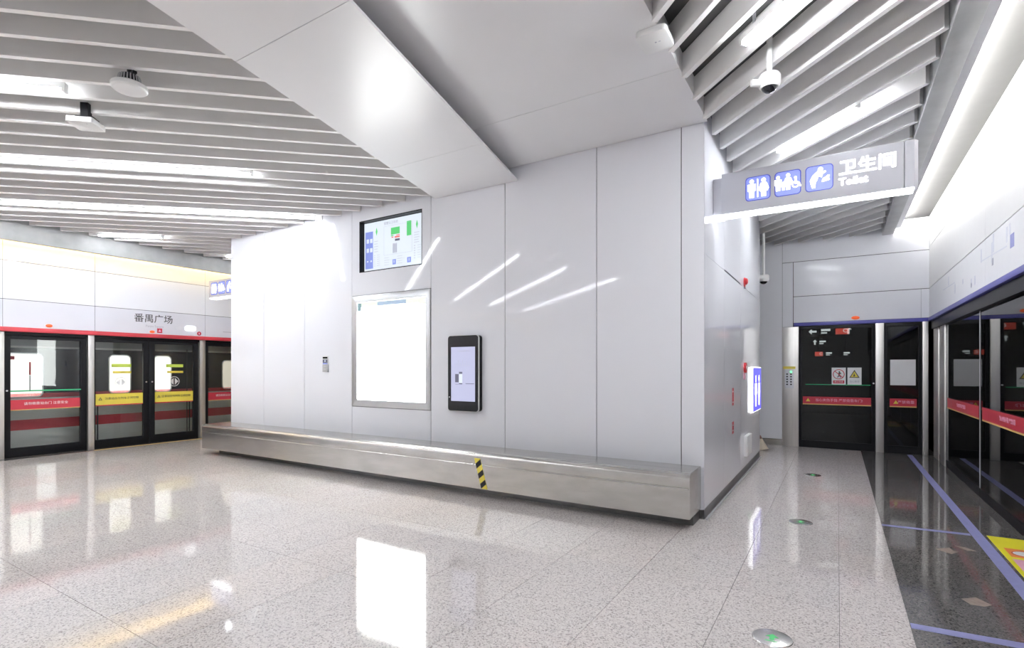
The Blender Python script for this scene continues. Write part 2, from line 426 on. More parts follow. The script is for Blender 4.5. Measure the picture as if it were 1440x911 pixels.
# smooth soffit and dropped beam, each in panels jointed across
ZB, ZS = 3.645, 3.81
jy = [YW-.004, 4.20, 2.15, .10, -1.95, -4.2]
for y1, y0 in zip(jy, jy[1:]):
    a, b = y0+.0025, y1-.0025
    MB().prism(WORLD, [(beamL(a), a), (beamR(a), a), (beamR(b), b), (beamL(b), b)], ZB, ZB+.022).build('beam_panel', 'soffit', ce)
    MB().prism(WORLD, [(beamL(a), a), (beamL(a)+.04, a), (beamL(b)+.04, b), (beamL(b), b)], ZB+.022, ZS).build('beam_side', 'soffit', ce)
    MB().prism(WORLD, [(beamL(a), a), (-1.055, a), (-1.055, b), (beamL(b), b)], ZS, ZC).build('soffit_panel', 'soffit', ce)
    MB().prism(WORLD, [((beamL(a)+beamR(a))/2, a+.9), ((beamL(a)+beamR(a))/2+.03, a+.9), ((beamL(a)+beamR(a))/2+.03, a+.93), ((beamL(a)+beamR(a))/2, a+.93)], ZB+.022, ZS).build('beam_hanger', 'steel_dark', ce)
for y1, y0 in ((-4.2, -7.0), (-7.0, YBACK)):
    MB().box(-2.08, y0+.0025, ZS, -1.055, y1-.0025, ZC).build('soffit_panel', 'soffit', ce)
struct(MB().box(-10.96, YBACK, 3.44, -10.86, 14, ZC-.001).build('trim_1', 'band_grey', bevel=.004), 'grey fascia band along the cove over the red line')
struct(MB().box(.655, YBACK, 3.75, .815, YE-.001, ZC).build('trim_2', 'band_grey', bevel=.004), 'grey fascia band along the cove over the blue line')

# ------------------------------------------------------------------ lamps
def snap(p, q):          # slide a lamp sideways into the middle of the gap between two slats
    d = Vector((q[0]-p[0], q[1]-p[1])).normalized(); left = (d.x > 0) == (d.y > 0)
    if left: n = Vector((-math.cos(HL), math.sin(HL))); f0 = P0L
    else: n = Vector((1, 1)).normalized(); f0 = P0R
    if abs(d.dot(n)) > .2: return p, q
    m = ((p[0]+q[0])/2*n.x+(p[1]+q[1])/2*n.y-f0)/PITCH; k = (math.floor(m)+.5-m)*PITCH
    return (p[0]+n.x*k, p[1]+n.y*k), (q[0]+n.x*k, q[1]+n.y*k)
def lamp_bar(p, q, z, label, group=None, w_=.05, cat='ceiling light', lm='lamp', free=False, off=''):
    if not free: p, q = snap(p, q)
    p = Vector((p[0], p[1], 0)); q = Vector((q[0], q[1], 0)); d = q-p; L = d.length; mid = (p+q)/2
    t = thing('linear_light'+off, (mid.x, mid.y, z), label, cat, group)
    fr = Fr((mid.x, mid.y, z), d, (-d.y, d.x, 0))
    MB().rect(fr, -L/2, -w_/2, L/2, w_/2, .028, .075).build('housing', 'white_plastic', t)
    MB().prism(Fr(fr(-L/2+.01, 0, 0), fr.v, fr.n), rrect(-w_/2+.002, 0, w_/2-.002, .028, .012, 3), 0, L-.02).build('diffuser'+off, lm, t)
    for s_ in (-1, 1):
        MB().rect(fr, s_*L/2-.012, -w_/2, s_*L/2+.012, w_/2, .0, .075).build('end_cap', 'white_plastic', t)
        MB().rect(fr, s_*L*.4-.01, -.006, s_*L*.4+.01, .006, .075, .24).build('hanger', 'alu', t)
    return t
dL = Vector((math.sin(HL), math.cos(HL)))
def run(end, xfar):
    t = (xfar-end[0])/dL.x; return (end[0]+dL.x*t, end[1]+dL.y*t), end
ZT = 3.67
G1 = 'long lamps under the slats'
lamp_bar(*run(onZ(443, 309, ZT), -10.6), ZT, 'long white linear lamp whose tip reaches the white wall above the wall reader', G1)
lamp_bar(*run(onZ(355, 249, ZT), -10.6), ZT, 'long white linear lamp next to the one that meets the white wall', G1)
lamp_bar(*run(onZ(98, 136, ZT), -10.6), ZT, 'white linear lamp ending just before the round ceiling floodlight', G1)
lamp_bar(*run((-5.1, -.10), -10.3), ZT, 'long lamp seen mirrored in the white wall, first after the floodlight one', G1, off='_offscreen')
lamp_bar(*run((-4.6, -1.9), -10.3), ZT, 'long lamp seen mirrored in the white wall, second after the floodlight one', G1, off='_offscreen')
lamp_bar(onZ(138, 332, ZT), onZ(228, 335, ZT), ZT, 'short white linear lamp near the grey fascia above the station name', G1)
a1 = onZ(320, 363, ZT)
lamp_bar(a1, (a1[0]+dL.x, a1[1]+dL.y), ZT, 'short lamp whose tip shows past the far edge of the white block', G1)
G2 = 'short lamps in the side corridor'
ZTR = 3.765
a1 = onZ(1046, 65, 3.70)
lamp_bar(a1, (a1[0]+.75, a1[1]-.75), 3.70, 'short bright lamp between slats beside the dome camera', G2, lm='lamp_short', free=True)
lamp_bar(onZ(1092, 215, ZTR), onZ(1203, 151, ZTR), ZTR, 'short bright lamp between slats just above the hanging toilet sign', G2, lm='lamp_short')
lamp_bar((-.55, 8.45), (.14, 7.75), ZTR, 'short lamp hidden by the hanging toilet sign', G2, lm='lamp_short')
lamp_bar((-.55, 1.85), (.15, 1.15), ZTR, 'short corridor lamp first away from the dome camera', G2, lm='lamp_short', off='_offscreen')
lamp_bar((-.55, -.4), (.15, -1.1), ZTR, 'short corridor lamp second away from the dome camera', G2, lm='lamp_short', off='_offscreen')
lamp_bar((-.55, -2.6), (.15, -3.3), ZTR, 'short corridor lamp third away from the dome camera', G2, lm='lamp_short', off='_offscreen')
lamp_bar((-.55, -4.8), (.15, -5.5), ZTR, 'short corridor lamp fourth away from the dome camera', G2, lm='lamp_short', off='_offscreen')
def cove(x0, x1, z, mat, label):
    t = thing('cove_light', ((x0+x1)/2, 2, z), label, 'cove light')
    MB().box(x0, YBACK+.1, z-.03, x1, 10.9 if x0 > 0 else 13.8, z).build('tray', 'alu', t)
    MB().box(x0+.01, YBACK+.1, z, x1-.01, 10.9 if x0 > 0 else 13.8, z+.03).build('diffuser', mat, t)
cove(-11.05, -10.965, 3.58, 'cove_warm', 'warm yellow strip light hidden behind the grey fascia over the red line')
cove(.82, .90, 3.84, 'cove_white', 'white strip light hidden behind the grey fascia over the blue line')

# ------------------------------------------------------------------ bench
bt = thing('steel_bench', (-5.13, 5.03, 0), 'long stainless steel wall bench with a black and yellow tape mark', 'bench')
zt, yf = .507, 4.79
prof = [(YW-.002, zt), (yf+.045, zt)]
for i in range(1, 7):
    a = math.radians(90+90*i/6); prof.append((yf+.045+.045*math.cos(a), zt-.045+.045*math.sin(a)))
prof += [(yf, .385), (yf+.004, .380), (yf+.004, .375), (yf+.0, .37), (yf, .105), (yf+.03, .105), (yf+.03, .12), (YW-.002, .12)]
MB().extrude_profile(prof, -9.15, -1.118).build('seat_shell', 'steel_front', bt, smooth=30)
# thin polished top sheet
MB().box(-9.148, yf+.05, zt, -1.12, YW-.003, zt+.0025).build('seat_top', 'steel', bt)
MB().box(-9.0, 5.0, 0, -1.13, YW-.01, .119).build('plinth', 'steel_dark', bt)
f = FXp(-1.118)
pr = [(y, z) for y, z in prof]
MB().prism(f, [(y, z) for y, z in prof[:8]]+[(yf, .105), (YW-.002, .105)], 0, .003).build('end_plate', 'steel_front', bt, smooth=30)
f = FY(yf-.0015)
xa = onY(668, 655, yf)[0]; xb = onY(681, 688, yf)[0]
za, zb_, wd = .445, .112, .082
xa = onY(667, 650, yf)[0]; xb = onY(677, 688, yf)[0]
def tp_x(z): return xa+(xb-xa)*(za-z)/(za-zb_)
ht = MB().prism(f, [(tp_x(za), za), (tp_x(zb_), zb_), (tp_x(zb_)+wd, zb_), (tp_x(za)+wd, za)], 0, .0012).build('hazard_tape', 'yellow_print', bt)
for k in range(3):
    z1 = za-.062-k*.110; z2 = max(z1-.055, zb_); up = .055
    MB().prism(f, [(tp_x(z1), z1), (tp_x(z2), z2), (tp_x(z2+up)+wd, z2+up), (tp_x(z1+up)+wd, z1+up)], .0012, .002).build('black_stripe', 'black_matte', ht)

# ------------------------------------------------------------------ lit poster, recessed screen, terminal, small reader on the long wall
f = FY(YW)
t = thing('light_box', (-5.24, YW, .904), 'big glowing white poster light box in a silver frame on the white wall', 'light box')
MB().hole(f, -5.984, .908, -4.501, 2.490, -5.872, 1.002, -4.585, 2.392, -.010, .012).build('frame', 'alu', t, .003, 1)
ps = MB().rect(f, -5.872, 1.002, -4.585, 2.392, -.010, .002).build('poster', 'poster_light', t)
MB().rect(f, -5.80, 2.325, -4.66, 2.388, .002, .003).build('header_print', 'poster_green', ps)
MB().rect(f, -5.868, 2.27, -5.79, 2.388, .002, .0035).build('corner_print', 'poster_teal', ps)
MB().rect(f, -4.70, 2.30, -4.59, 2.388, .002, .0035).build('corner_print', 'poster_green', ps)
MB().rect(f, -5.47, 2.325, -4.93, 2.382, .003, .004).build('title_print', 'poster_blue', ps)
MB().rect(f, -5.42, 2.270, -5.15, 2.288, .002, .003).build('subtitle_print', 'poster_pale', ps)
MB().rect(f, -5.84, 1.06, -5.79, 1.15, .002, .003).build('small_mark', 'poster_pale', ps)

t = thing('wall_screen', (-5.24, YW, 2.82), 'recessed wall screen showing a green and blue cubicle map, above the light box', 'screen')
a0, b0, a1, b1 = SCR
MB().hole(f, a0, b0, a1, b1, a0+.012, b0+.012, a1-.012, b1-.012, -.09, -.001).build('bezel', 'black_frame', t)
MB().rect(f, a0+.001, b0+.001, a1-.001, b1-.001, -.11, -.09).build('back_plate', 'black_frame', t)
h = -.078
dsp = MB().rect(f, a0+.02, b0+.02, a1-.02, b1-.02, -.09, h).build('display', 'screen_white', t)
def px(u, v): return a0+(a1-a0)*u, b0+(b1-b0)*(1-v)
def dr(mb, u0, v0, u1, v1, k=1):
    p, q = px(u0, v1), px(u1, v0); mb.rect(f, p[0], p[1], q[0], q[1], h, h+.0006*k)
m_ = MB(); dr(m_, .035, .20, .165, .92); m_.build('side_panel', 'screen_blue', dsp)
def one(nm, mat, *a):
    m_ = MB(); dr(m_, *a); return m_.build(nm, mat, dsp)
for u, v in ((.055, .34), (.115, .34), (.055, .52), (.115, .52)): one('panel_icon', 'screen_white', u, v, u+.04, v+.08, 2)
for u in (.06, .12): one('panel_icon', 'screen_white', u, .76, u+.025, .79, 2)
for q in ((.46, .20, .60, .33), (.71, .13, .78, .40), (.46, .34, .50, .36)): one('green_block', 'screen_green', *q)
for u in (.225, .865):
    p = px(u, .22); MB().prism(f, [(p[0]-.018, p[1]), (p[0], p[1]-.06), (p[0]+.018, p[1]), (p[0], p[1]+.06)], h, h+.0006).build('green_diamond', 'screen_green', dsp)
for q in ((.52, .37, .60, .40), (.47, .37, .50, .39), (.545, .345, .60, .36)): one('red_block', 'screen_red', *q)
m_ = MB(); dr(m_, .525, .42, .60, .46); m_.build('dark_block', 'screen_dark', dsp)
m_ = MB()
for k in range(3): dr(m_, .49+.024*k, .50, .508+.024*k, .68)
dr(m_, .37, .80, .68, .803); dr(m_, .35, .95, .78, .954)
dr(m_, .345, .15, .79, .154); dr(m_, .345, .70, .79, .704); dr(m_, .345, .15, .348, .70); dr(m_, .787, .15, .79, .70)
for k in range(5): dr(m_, .185, .40+.05*k, .25-.01*(k % 2), .41+.05*k); dr(m_, .82, .36+.045*k, .90-.01*(k % 2), .37+.045*k)
for k in range(6): dr(m_, .185, .67+.04*k, .20, .685+.04*k); dr(m_, .23, .67+.04*k, .28, .678+.04*k); dr(m_, .82, .60+.045*k, .84, .615+.045*k); dr(m_, .87, .60+.045*k, .92, .607+.045*k)
for k in range(4): dr(m_, .35, .75+.045*k, .43, .757+.045*k); dr(m_, .56, .75+.045*k, .64, .757+.045*k)
m_.build('map_line_print', 'screen_grey', dsp)['kind'] = 'stuff'
one('blue_key', 'screen_blue', .485, .80, .54, .90); one('blue_key', 'screen_blue', .715, .80, .775, .90)
one('key_mark', 'screen_white', .505, .82, .515, .87, 2); one('key_mark', 'screen_white', .74, .82, .75, .87, 2)
p = px(.46, .10); MB().text(f, '智慧公卫系统', p[0], p[1], .045, h+.001).build('screen_title', 'screen_grey', dsp)

t = thing('wall_terminal', (-3.93, YW, .92), 'upright black touch terminal with rounded corners mounted on the white wall', 'terminal')
x0, z0 = onY(630, 578, YW-.075); x1, z1 = onY(672, 474, YW-.075)
z0 = .925; z1 = 1.855
MB().prism(f, rrect(x0, z0, x1+.01, z1, .035), .0, .045).build('back_shell', 'black_frame', t, smooth=30)
MB().prism(f, rrect(x0-.004, z0-.006, x1+.004, z1+.006, .04), .045, .070).build('rim', 'white_plastic', t, smooth=30)
MB().prism(f, rrect(x0, z0, x1, z1, .035), .070, .075).build('front_glass', 'black_gloss', t, smooth=30)
W_, H_ = x1-x0, z1-z0
dsp = MB().rect(f, x0+.11*W_, z0+.13*H_, x1-.09*W_, z1-.15*H_, .075, .0765).build('display', 'screen_lilac', t)
m_ = MB()
def tq(mb, u0, v0, u1, v1, h1=.0775): mb.rect(f, x0+u0*W_, z0+v0*H_, x0+u1*W_, z0+v1*H_, .0765, h1)
tq(m_, .25, .38, .37, .49); m_.build('phone_picture', 'screen_dark', dsp)
m_ = MB(); tq(m_, .38, .37, .49, .50); m_.build('phone_picture', 'screen_white', dsp)
m_ = MB(); tq(m_, .38, .49, .49, .52); tq(m_, .38, .355, .49, .37); tq(m_, .60, .36, .88, .367); tq(m_, .25, .352, .37, .356); m_.build('caption_print', 'screen_dark', dsp)['kind'] = 'stuff'
m_ = MB(); tq(m_, .35, .79, .62, .80); tq(m_, .66, .79, .72, .80)
for k in range(7): tq(m_, .28+.07*k, .60, .29+.07*k, .60+.03+.05*abs(math.sin(k*1.7)))
tq(m_, .25, .598, .80, .601); m_.build('faint_chart', 'screen_grey', dsp)['kind'] = 'stuff'
MB().prism(f, circle(x0+.05*W_, z0+.18*H_, .008, 10), .075, .0765).build('home_dot', 'white_text', t)

t = thing('card_reader', (-6.55, YW, 1.40), 'small grey card reader with a dark blue screen on the white wall', 'card reader')
x0, z0, x1, z1 = -6.612, 1.397, -6.495, 1.640
MB().rect(f, x0, z0, x1, z0+.115, 0, .022).build('base_box', 'grey_plastic', t, .004)
MB().rect(f, x0+.004, z0+.117, x1-.004, z1, 0, .018).build('reader_body', 'white_plastic', t, .003)
bl = MB().rect(f, x0+.006, z0+.135, x1-.006, z0+.190, .018, .0205).build('display', 'screen_dark', t)
MB().prism(f, circle((x0+x1)/2, z0+.165, .014, 12), .0205, .022).build('logo_dot', 'screen_white', bl)
MB().rect(f, x0+.006, z0+.200, x1-.006, z0+.228, .018, .0205).build('sensor_bar', 'black_gloss', t)
MB().rect(f, x0+.006, z0+.118, x1-.006, z0+.133, .018, .020).build('blue_bar', 'screen_blue', t)
MB().rect(f, x0+.03, z0+.075, x1-.03, z0+.09, .022, .0235).rect(f, x0+.03, z0+.035, x1-.03, z0+.05, .022, .0235).build('buttons', 'alu', t)

# ------------------------------------------------------------------ toilet signs
def man(mb, fr, x, z, s, h):
    mb.prism(fr, circle(x, z+.86*s, .11*s, 12), h, h+.002)
    mb.prism(fr, [(x-.20*s, z+.72*s), (x-.20*s, z+.36*s), (x-.13*s, z+.36*s), (x-.12*s, z), (x+.12*s, z), (x+.13*s, z+.36*s), (x+.20*s, z+.36*s), (x+.20*s, z+.72*s)], h, h+.002)
def woman(mb, fr, x, z, s, h):
    mb.prism(fr, circle(x, z+.86*s, .11*s, 12), h, h+.002)
    mb.prism(fr, [(x-.14*s, z+.72*s), (x-.25*s, z+.42*s), (x-.18*s, z+.28*s), (x-.11*s, z+.28*s), (x-.11*s, z), (x+.11*s, z), (x+.11*s, z+.28*s), (x+.18*s, z+.28*s), (x+.25*s, z+.42*s), (x+.14*s, z+.72*s)], h, h+.002)
def toilet_sign(x0, x1, Y, z0, z1, icon_x, text, label, mount=True, K=1.0):
    t = thing('toilet_sign', ((x0+x1)/2, Y, z0), label, 'sign', 'hanging toilet signs')
    f = FY(Y-.075)
    MB().box(x0, Y-.075, z0+.02, x1-.10, Y+.075, z1).build('sign_body', 'sign_face', t, .004)
    MB().prism(WORLD, [(x1-.097, Y-.075), (x1-.03, Y-.075), (x1, Y-.03), (x1, Y+.03), (x1-.03, Y+.075), (x1-.097, Y+.075)], z0+.02, z1).build('end_piece', 'sign_face', t)
    MB().box(x0+.02, Y-.07, z0, x1-.03, Y+.07, z0+.02).build('light_strip', 'sign_tube', t)
    if mount:
        m = MB().box(XS+.001, Y-.05, z0+.02, x0, Y+.05, z1-.03).build('wall_bracket', 'sign_face', t, .003)
        MB().box(XS+.001, Y-.065, z0-.012, x0+.01, Y+.065, z0+.02).build('bracket_light', 'sign_tube', m)
    S = .245*K; zc = (z0+z1)/2+.015; b0 = zc-S/2
    h = 0.
    for k in range(3):
        ix = icon_x+k*(S+.022)
        bo = MB().prism(f, rrect(ix, b0, ix+S*.95, b0+S, .035), h, .002).build('icon_border', 'sign_blue_deep', t)
        MB().prism(f, rrect(ix+.008, b0+.008, ix+S*.95-.008, b0+S-.008, .03), .002, .003).build('icon_field', 'sign_blue', bo)
        m = MB(); cx = ix+S*.475
        if k == 0:
            man(m, f, cx-.055, b0+.03, .185, .003); woman(m, f, cx+.052, b0+.03, .185, .003); m.rect(f, cx-.006, b0+.03, cx+.003, b0+S-.03, .003, .005)
        elif k == 1:
            man(m, f, cx-.082, b0+.055, .15, .003); man(m, f, cx-.036, b0+.055, .085, .003); woman(m, f, cx+.004, b0+.055, .16, .003)
            wx = cx+.066; wz = b0+.095
            m.ring(f, circle(wx, wz, .032, 16), circle(wx, wz, .020, 16), .003, .005)
            m.prism(f, circle(wx+.0, wz+.065, .012, 10), .003, .005)
            m.prism(f, [(wx-.008, wz+.052), (wx+.010, wz+.052), (wx+.012, wz+.022), (wx+.034, wz+.018), (wx+.048, wz-.022), (wx+.036, wz-.026), (wx+.024, wz+.004), (wx-.006, wz+.004)], .003, .005)
        else:
            m.prism(f, circle(cx+.01, b0+.195, .021, 14), .003, .005)
            m.prism(f, [(cx-.01, b0+.185), (cx-.055, b0+.145), (cx-.075, b0+.10), (cx-.07, b0+.075), (cx-.058, b0+.03), (cx-.032, b0+.03), (cx-.028, b0+.08), (cx-.015, b0+.10), (cx-.005, b0+.135), (cx+.02, b0+.12), (cx+.028, b0+.15), (cx+.055, b0+.165), (cx+.05, b0+.178), (cx+.02, b0+.172)], .003, .005)
            m.prism(f, [(cx+.02, b0+.075), (cx+.08, b0+.085), (cx+.085, b0+.095), (cx+.075, b0+.105), (cx+.085, b0+.13), (cx+.07, b0+.135), (cx+.045, b0+.115), (cx+.03, b0+.11)], .003, .005)
        m.build('pictogram', 'sign_white', bo)
    if text:
        tx = icon_x+3*(S+.022)+.005
        MB().text(f, '卫生间', tx, zc+.045, .150*K, .003, 'LEFT', .004).build('lettering', 'sign_white', t)
        MB().text(f, 'Toilet', tx+.002, zc-.075, .095*K, .003, 'LEFT', .003).build('lettering', 'sign_white', t)
toilet_sign(-1.0, .592, 5.72, 2.990, 3.418, -.776, True, 'large grey toilet sign with three blue pictograms jutting from the white wall corner', True, .97)
toilet_sign(-10.72, XW, 5.82, 2.84, 3.20, -10.64, True, 'partly hidden toilet sign with blue pictograms beside the red line screen doors', False)

# flag light box, alarms and labels on the side wall
f = FXp(XS)
t = thing('toilet_light_box', (XS, 8.95, .8), 'glowing blue light box with white figures low on the white side wall', 'sign')
MB().rect(f, 8.38, .80, 9.33, 1.47, .0, .035).build('case', 'sign_white', t, .004)
fc = MB().rect(f, 8.40, .81, 9.325, 1.46, .035, .038).build('face', 'flag_blue', t)
m = MB(); man(m, f, 8.68, .88, .48, .038); woman(m, f, 9.06, .88, .48, .038); m.build('pictogram', 'sign_white', fc)
t = thing('fire_alarm', (XS, 7.79, 2.57), 'small red fire alarm light high on the white side wall', 'alarm')
MB().prism(f, circle(7.79, 2.625, .07, 20), 0, .012).build('base', 'red_lamp', t); MB().lathe(f, 7.79, 2.64, [(.045, .012), (.045, .03), (.03, .045), (.01, .05)], 16).build('lens', 'red_lamp', t, smooth=40)
MB().rect(f, 7.75, 2.545, 7.83, 2.565, .0, .02).build('sounder_slot', 'grey_text', t)
t = thing('call_point', (XS, 7.79, 1.33), 'red manual call point with a tag on the white side wall', 'alarm')
MB().prism(f, circle(7.79, 1.46, .07, 20), 0, .03).build('body', 'red_lamp', t); MB().rect(f, 7.73, 1.30, 7.85, 1.385, 0, .012).build('tag_plate', 'sticker_pink', t)
MB().prism(f, circle(7.79, 1.46, .03, 14), .03, .036).build('button', 'white_text', t)
for z0, z1, lb in ((1.0, 1.21, 'upper red label strip on the white side wall'), (.655, .80, 'lower red label strip on the white side wall')):
    t = thing('red_label', (XS, 6.87, z0), lb, 'label', 'red labels on the side wall')
    MB().rect(f, 6.82, z0, 6.93, z1, 0, .002).build('sheet', 'red_print', t)
    MB().rect(f, 6.835, z0+.03, 6.90, z0+.045, .002, .003).rect(f, 6.835, z1-.05, 6.90, z1-.035, .002, .003).build('print_lines', 'white_text', t)
t = thing('socket_box', (XS, 7.95, .25), 'white plastic box low on the white side wall', 'box')
MB().rect(f, 7.74, .25, 8.17, .53, 0, .05).build('cover', 'white_plastic', t, .008); MB().rect(f, 7.80, .30, 8.11, .48, .05, .054).build('lid', 'white_plastic', t, .0015, 1)

# ------------------------------------------------------------------ cameras and ceiling fittings
def dome(loc, r, ztop, label, nub, rot):
    t = thing('dome_camera', loc, label, 'camera', 'dome security cameras')
    fr = Fr(loc, (math.cos(rot), math.sin(rot), 0), (-math.sin(rot), math.cos(rot), 0))
    MB().lathe(fr, 0, 0, [(r*.80, -.035*r/.075), (r, -.01*r/.075), (r, .045*r/.075), (r*.85, .062*r/.075), (r*.4, .068*r/.075)], 28).build('body', 'white_plastic', t, smooth=50)
    MB().lathe(fr, 0, 0, [(r*.05, -r*.95), (r*.38, -r*.86), (r*.62, -r*.66), (r*.74, -r*.40), (r*.76, -r*.3)], 24).build('dome_cover', 'lens_dark', t, smooth=70)
    MB().lathe(fr, 0, 0, [(r*.76, -r*.42), (r*.84, -r*.40), (r*.86, -r*.2), (r*.76, -r*.2)], 24).build('trim_ring', 'white_plastic', t, smooth=50)
    MB().tube((loc[0], loc[1], loc[2]+.06*r/.075), (loc[0], loc[1], ztop), r*.27, n=14).build('stem', 'white_plastic', t, smooth=40)
    if nub: MB().tube(fr(-r*.8, 0, .0), fr(-r*1.75, 0, .0), r*.36, r*.33, 12).build('cable_gland', 'white_plastic', t, smooth=40)
    return t
cx, cy = onZ(1082, 117, 3.60)
dome((cx, cy, 3.60), .078, ZC, 'white dome camera on a stem between the corridor ceiling slats', True, YAW)
dc = dome((-1.085, 10.0, 2.99), .09, ZC, 'white dome camera on a long pole behind the corner of the white wall', False, 0)
MB().box(-1.17, 9.49, 3.0, -1.14, 9.92, 3.04).box(-1.17, 9.90, 2.99, -1.09, 9.93, 3.05).build('bracket_arm', 'white_plastic', dc)
MB().box(-1.23, 9.488, 2.94, -1.10, 9.51, 3.24).build('junction_plate', 'grey_plastic', dc)

x, y = onZ(182, 127, 3.56)
t = thing('flood_light', (x, y, 3.56), 'round white floodlight with finned back clipped under the slats', 'ceiling light')
fr = Fr((x, y, 3.56), (1, 0, 0), (0, 1, 0))
MB().lathe(fr, 0, 0, [(.108, 0), (.118, .01), (.118, .035), (.110, .042), (.05, .044)], 40).build('housing', 'white_plastic', t, smooth=40)
MB().prism(fr, circle(0, 0, .104, 40), -.002, .001).build('diffuser', 'white_matte', t)
for i in range(22):
    a = 2*PI*i/22; MB().tube(fr(.078*math.cos(a), .078*math.sin(a), .043), fr(.066*math.cos(a), .066*math.sin(a), .105), .005, n=5).build('fin', 'grey_plastic', t)
MB().lathe(fr, 0, 0, [(.064, .044), (.056, .112), (.02, .115)], 20).build('core', 'black_frame', t, smooth=40)
MB().box(x-.09, y-.014, 3.665, x+.09, y+.014, 3.683).box(x-.012, y-.012, 3.68, x+.012, y+.012, 3.90).build('clip', 'black_frame', t)
x, y = onZ(121, 178, 3.57)
t = thing('wireless_box', (x, y, 3.57), 'square white access point on a black mount under the slats', 'access point')
fr = Fr((x, y, 3.57), (dL.x, dL.y, 0), (-dL.y, dL.x, 0))
MB().prism(fr, rrect(-.105, -.105, .105, .105, .02), 0, .045).build('shell', 'white_plastic', t, .006)
MB().rect(fr, -.06, -.05, .08, .05, .04, .075).build('mount', 'black_frame', t, .003)
MB().rect(fr, -.03, -.03, .03, .03, .075, .20).build('neck', 'black_frame', t)
MB().prism(fr, circle(.04, -.06, .006, 8), -.001, .0).build('status_dot', 'grey_plastic', t)
x, y = onZ(921, 55, 3.79)
t = thing('wireless_box', (x, y, ZS), 'flat white access point on the smooth soffit edge beside the slats', 'access point')
fr = Fr((x, y, 3.765), (1, 0, 0), (0, 1, 0))
MB().prism(fr, rrect(-.11, -.125, .11, .125, .04), 0, .044).build('shell', 'white_plastic', t, .008)
MB().rect(fr, .0, -.006, .012, .006, -.001, 0.).rect(fr, .025, -.004, .04, .004, -.001, 0.).build('logo', 'grey_text', t)

# ------------------------------------------------------------------ red line platform screen (left)
f = FXp(XLG)
def posts(y0, y1, label):
    t = MB().rect(f, y0, 0, y1, 2.044, -.02, .09).build('screen_post', 'steel_post', bevel=.003, loc=(XLG, (y0+y1)/2, 0)); tag(t, label, 'post', 'steel posts of the left screen')
posts(2.76, 2.852, 'steel post beside the fixed panel with the red warning strip')
posts(3.957, 4.048, 'steel post between the red strip panel and the double doors')
posts(5.882, 5.992, 'steel post between the double doors and the panel behind the bench')
posts(7.10, 7.19, 'steel post in the passage behind the white block')
posts(.83, .92, 'steel post beside the plain white wall panels')
def left_fixed(y0, y1, label, strip=True, bar=True):
    t = thing('platform_screen', (XLG, (y0+y1)/2, 0), label, 'glass panel', 'fixed panels of the left screen')
    MB().hole(f, y0+.003, 0, y1-.003, 2.0, y0+.09, .155, y1-.09, 1.93, -.03, .03).build('frame', 'black_frame', t, .003, 1)
    gl = MB().rect(f, y0+.088, .153, y1-.088, 1.932, -.006, .002).build('glass', 'glass', t)
    if strip:
        st = MB().rect(f, y0+.09, .775, y1-.09, .935, .002, .004).build('warning_strip', 'red_print', t)
        MB().rect(f, y0+.09, .762, y1-.09, .775, .002, .004).build('gold_edge', 'gold_line', st)
        MB().text(f, '请勿倚靠站台门 注意安全', (y0+y1)/2, .865, .052, .005).build('lettering', 'white_text', st)
    if bar:
        MB().rect(f, y0+.08, 1.07, y1-.08, 1.092, .006, .03).build('push_bar', 'green_bar', t, .003)
        MB().prism(f, circle(y0+.045, 1.09, .014, 12), .03, .04).build('lock', 'alu', t)
def left_door(y0, y1, side, label):
    t = thing('screen_door', (XLG, (y0+y1)/2, 0), label, 'screen door', 'sliding doors of the left screen')
    fw0, fw1 = (.04, .10) if side < 0 else (.10, .10)
    MB().hole(f, y0+.002, 0, y1-.002, 2.0, y0+fw0, .155, y1-fw1, 1.93, -.03, .025).build('frame', 'black_frame', t, .003, 1)
    MB().rect(f, y0+fw0-.002, .153, y1-fw1+.002, 1.932, -.006, .002).build('glass', 'glass', t)
    g0, g1 = y0+fw0, y1-fw1
    st = MB().rect(f, g0, .785, g1, .985, .002, .004).build('warning_strip', 'yellow_print', t)
    MB().rect(f, g0, .765, g1, .785, .002, .004).build('red_edge', 'red_print', st)
    MB().text(f, '注意站台与列车之间空隙', (g0+g1)/2+.04, .895, .050, .005).build('lettering', 'dark_text', st)
    MB().ring(f, [(g0+.05, .87), (g0+.11, .87), (g0+.08, .925)], [(g0+.064, .878), (g0+.096, .878), (g0+.08, .908)], .004, .006).build('warning_triangle', 'dark_text', st)
    c = (g0+g1)/2+(.02 if side < 0 else 0)
    MB().rect(f, c-.15, 1.475, c+.17, 1.535, .002, .004).build('green_sticker', 'green_print', t)
    MB().rect(f, c-.13, 1.36, c+.17, 1.40, .002, .004).build('yellow_sticker', 'yellow_print', t)
    mk = MB().ring(f, circle(c, 1.19, .10, 28), circle(c, 1.19, .088, 28), .002, .004).build('arrow_mark', 'white_text', t)
    m = MB().prism(f, [(c-.012, 1.12), (c-.012, 1.26), (c-.078, 1.19)], .002, .004).prism(f, [(c+.012, 1.12), (c+.078, 1.19), (c+.012, 1.26)], .002, .004)
    m.build('arrows', 'white_text', mk)
    hx = y1-.05 if side < 0 else y0+.05
    MB().prism(f, circle(hx, 1.19, .014, 12), .025, .035).build('lock', 'alu', t)
    MB().rect(f, (g0+.03) if side < 0 else (g1-.08), .16, (g0+.045) if side < 0 else (g1-.065), .765, .002, .012).build('guide_bar', 'black_frame', t)
left_fixed(2.852, 3.957, 'fixed glass panel with a red warning strip and green push bar', True, True)
left_door(4.048, 4.955, -1, 'black framed door leaf with yellow strip, next to the red strip panel')
left_door(4.957, 5.882, 1, 'black framed door leaf with yellow strip, next to the steel bench end')
left_fixed(5.992, 7.10, 'fixed glass panel half hidden behind the white wall', True, False)
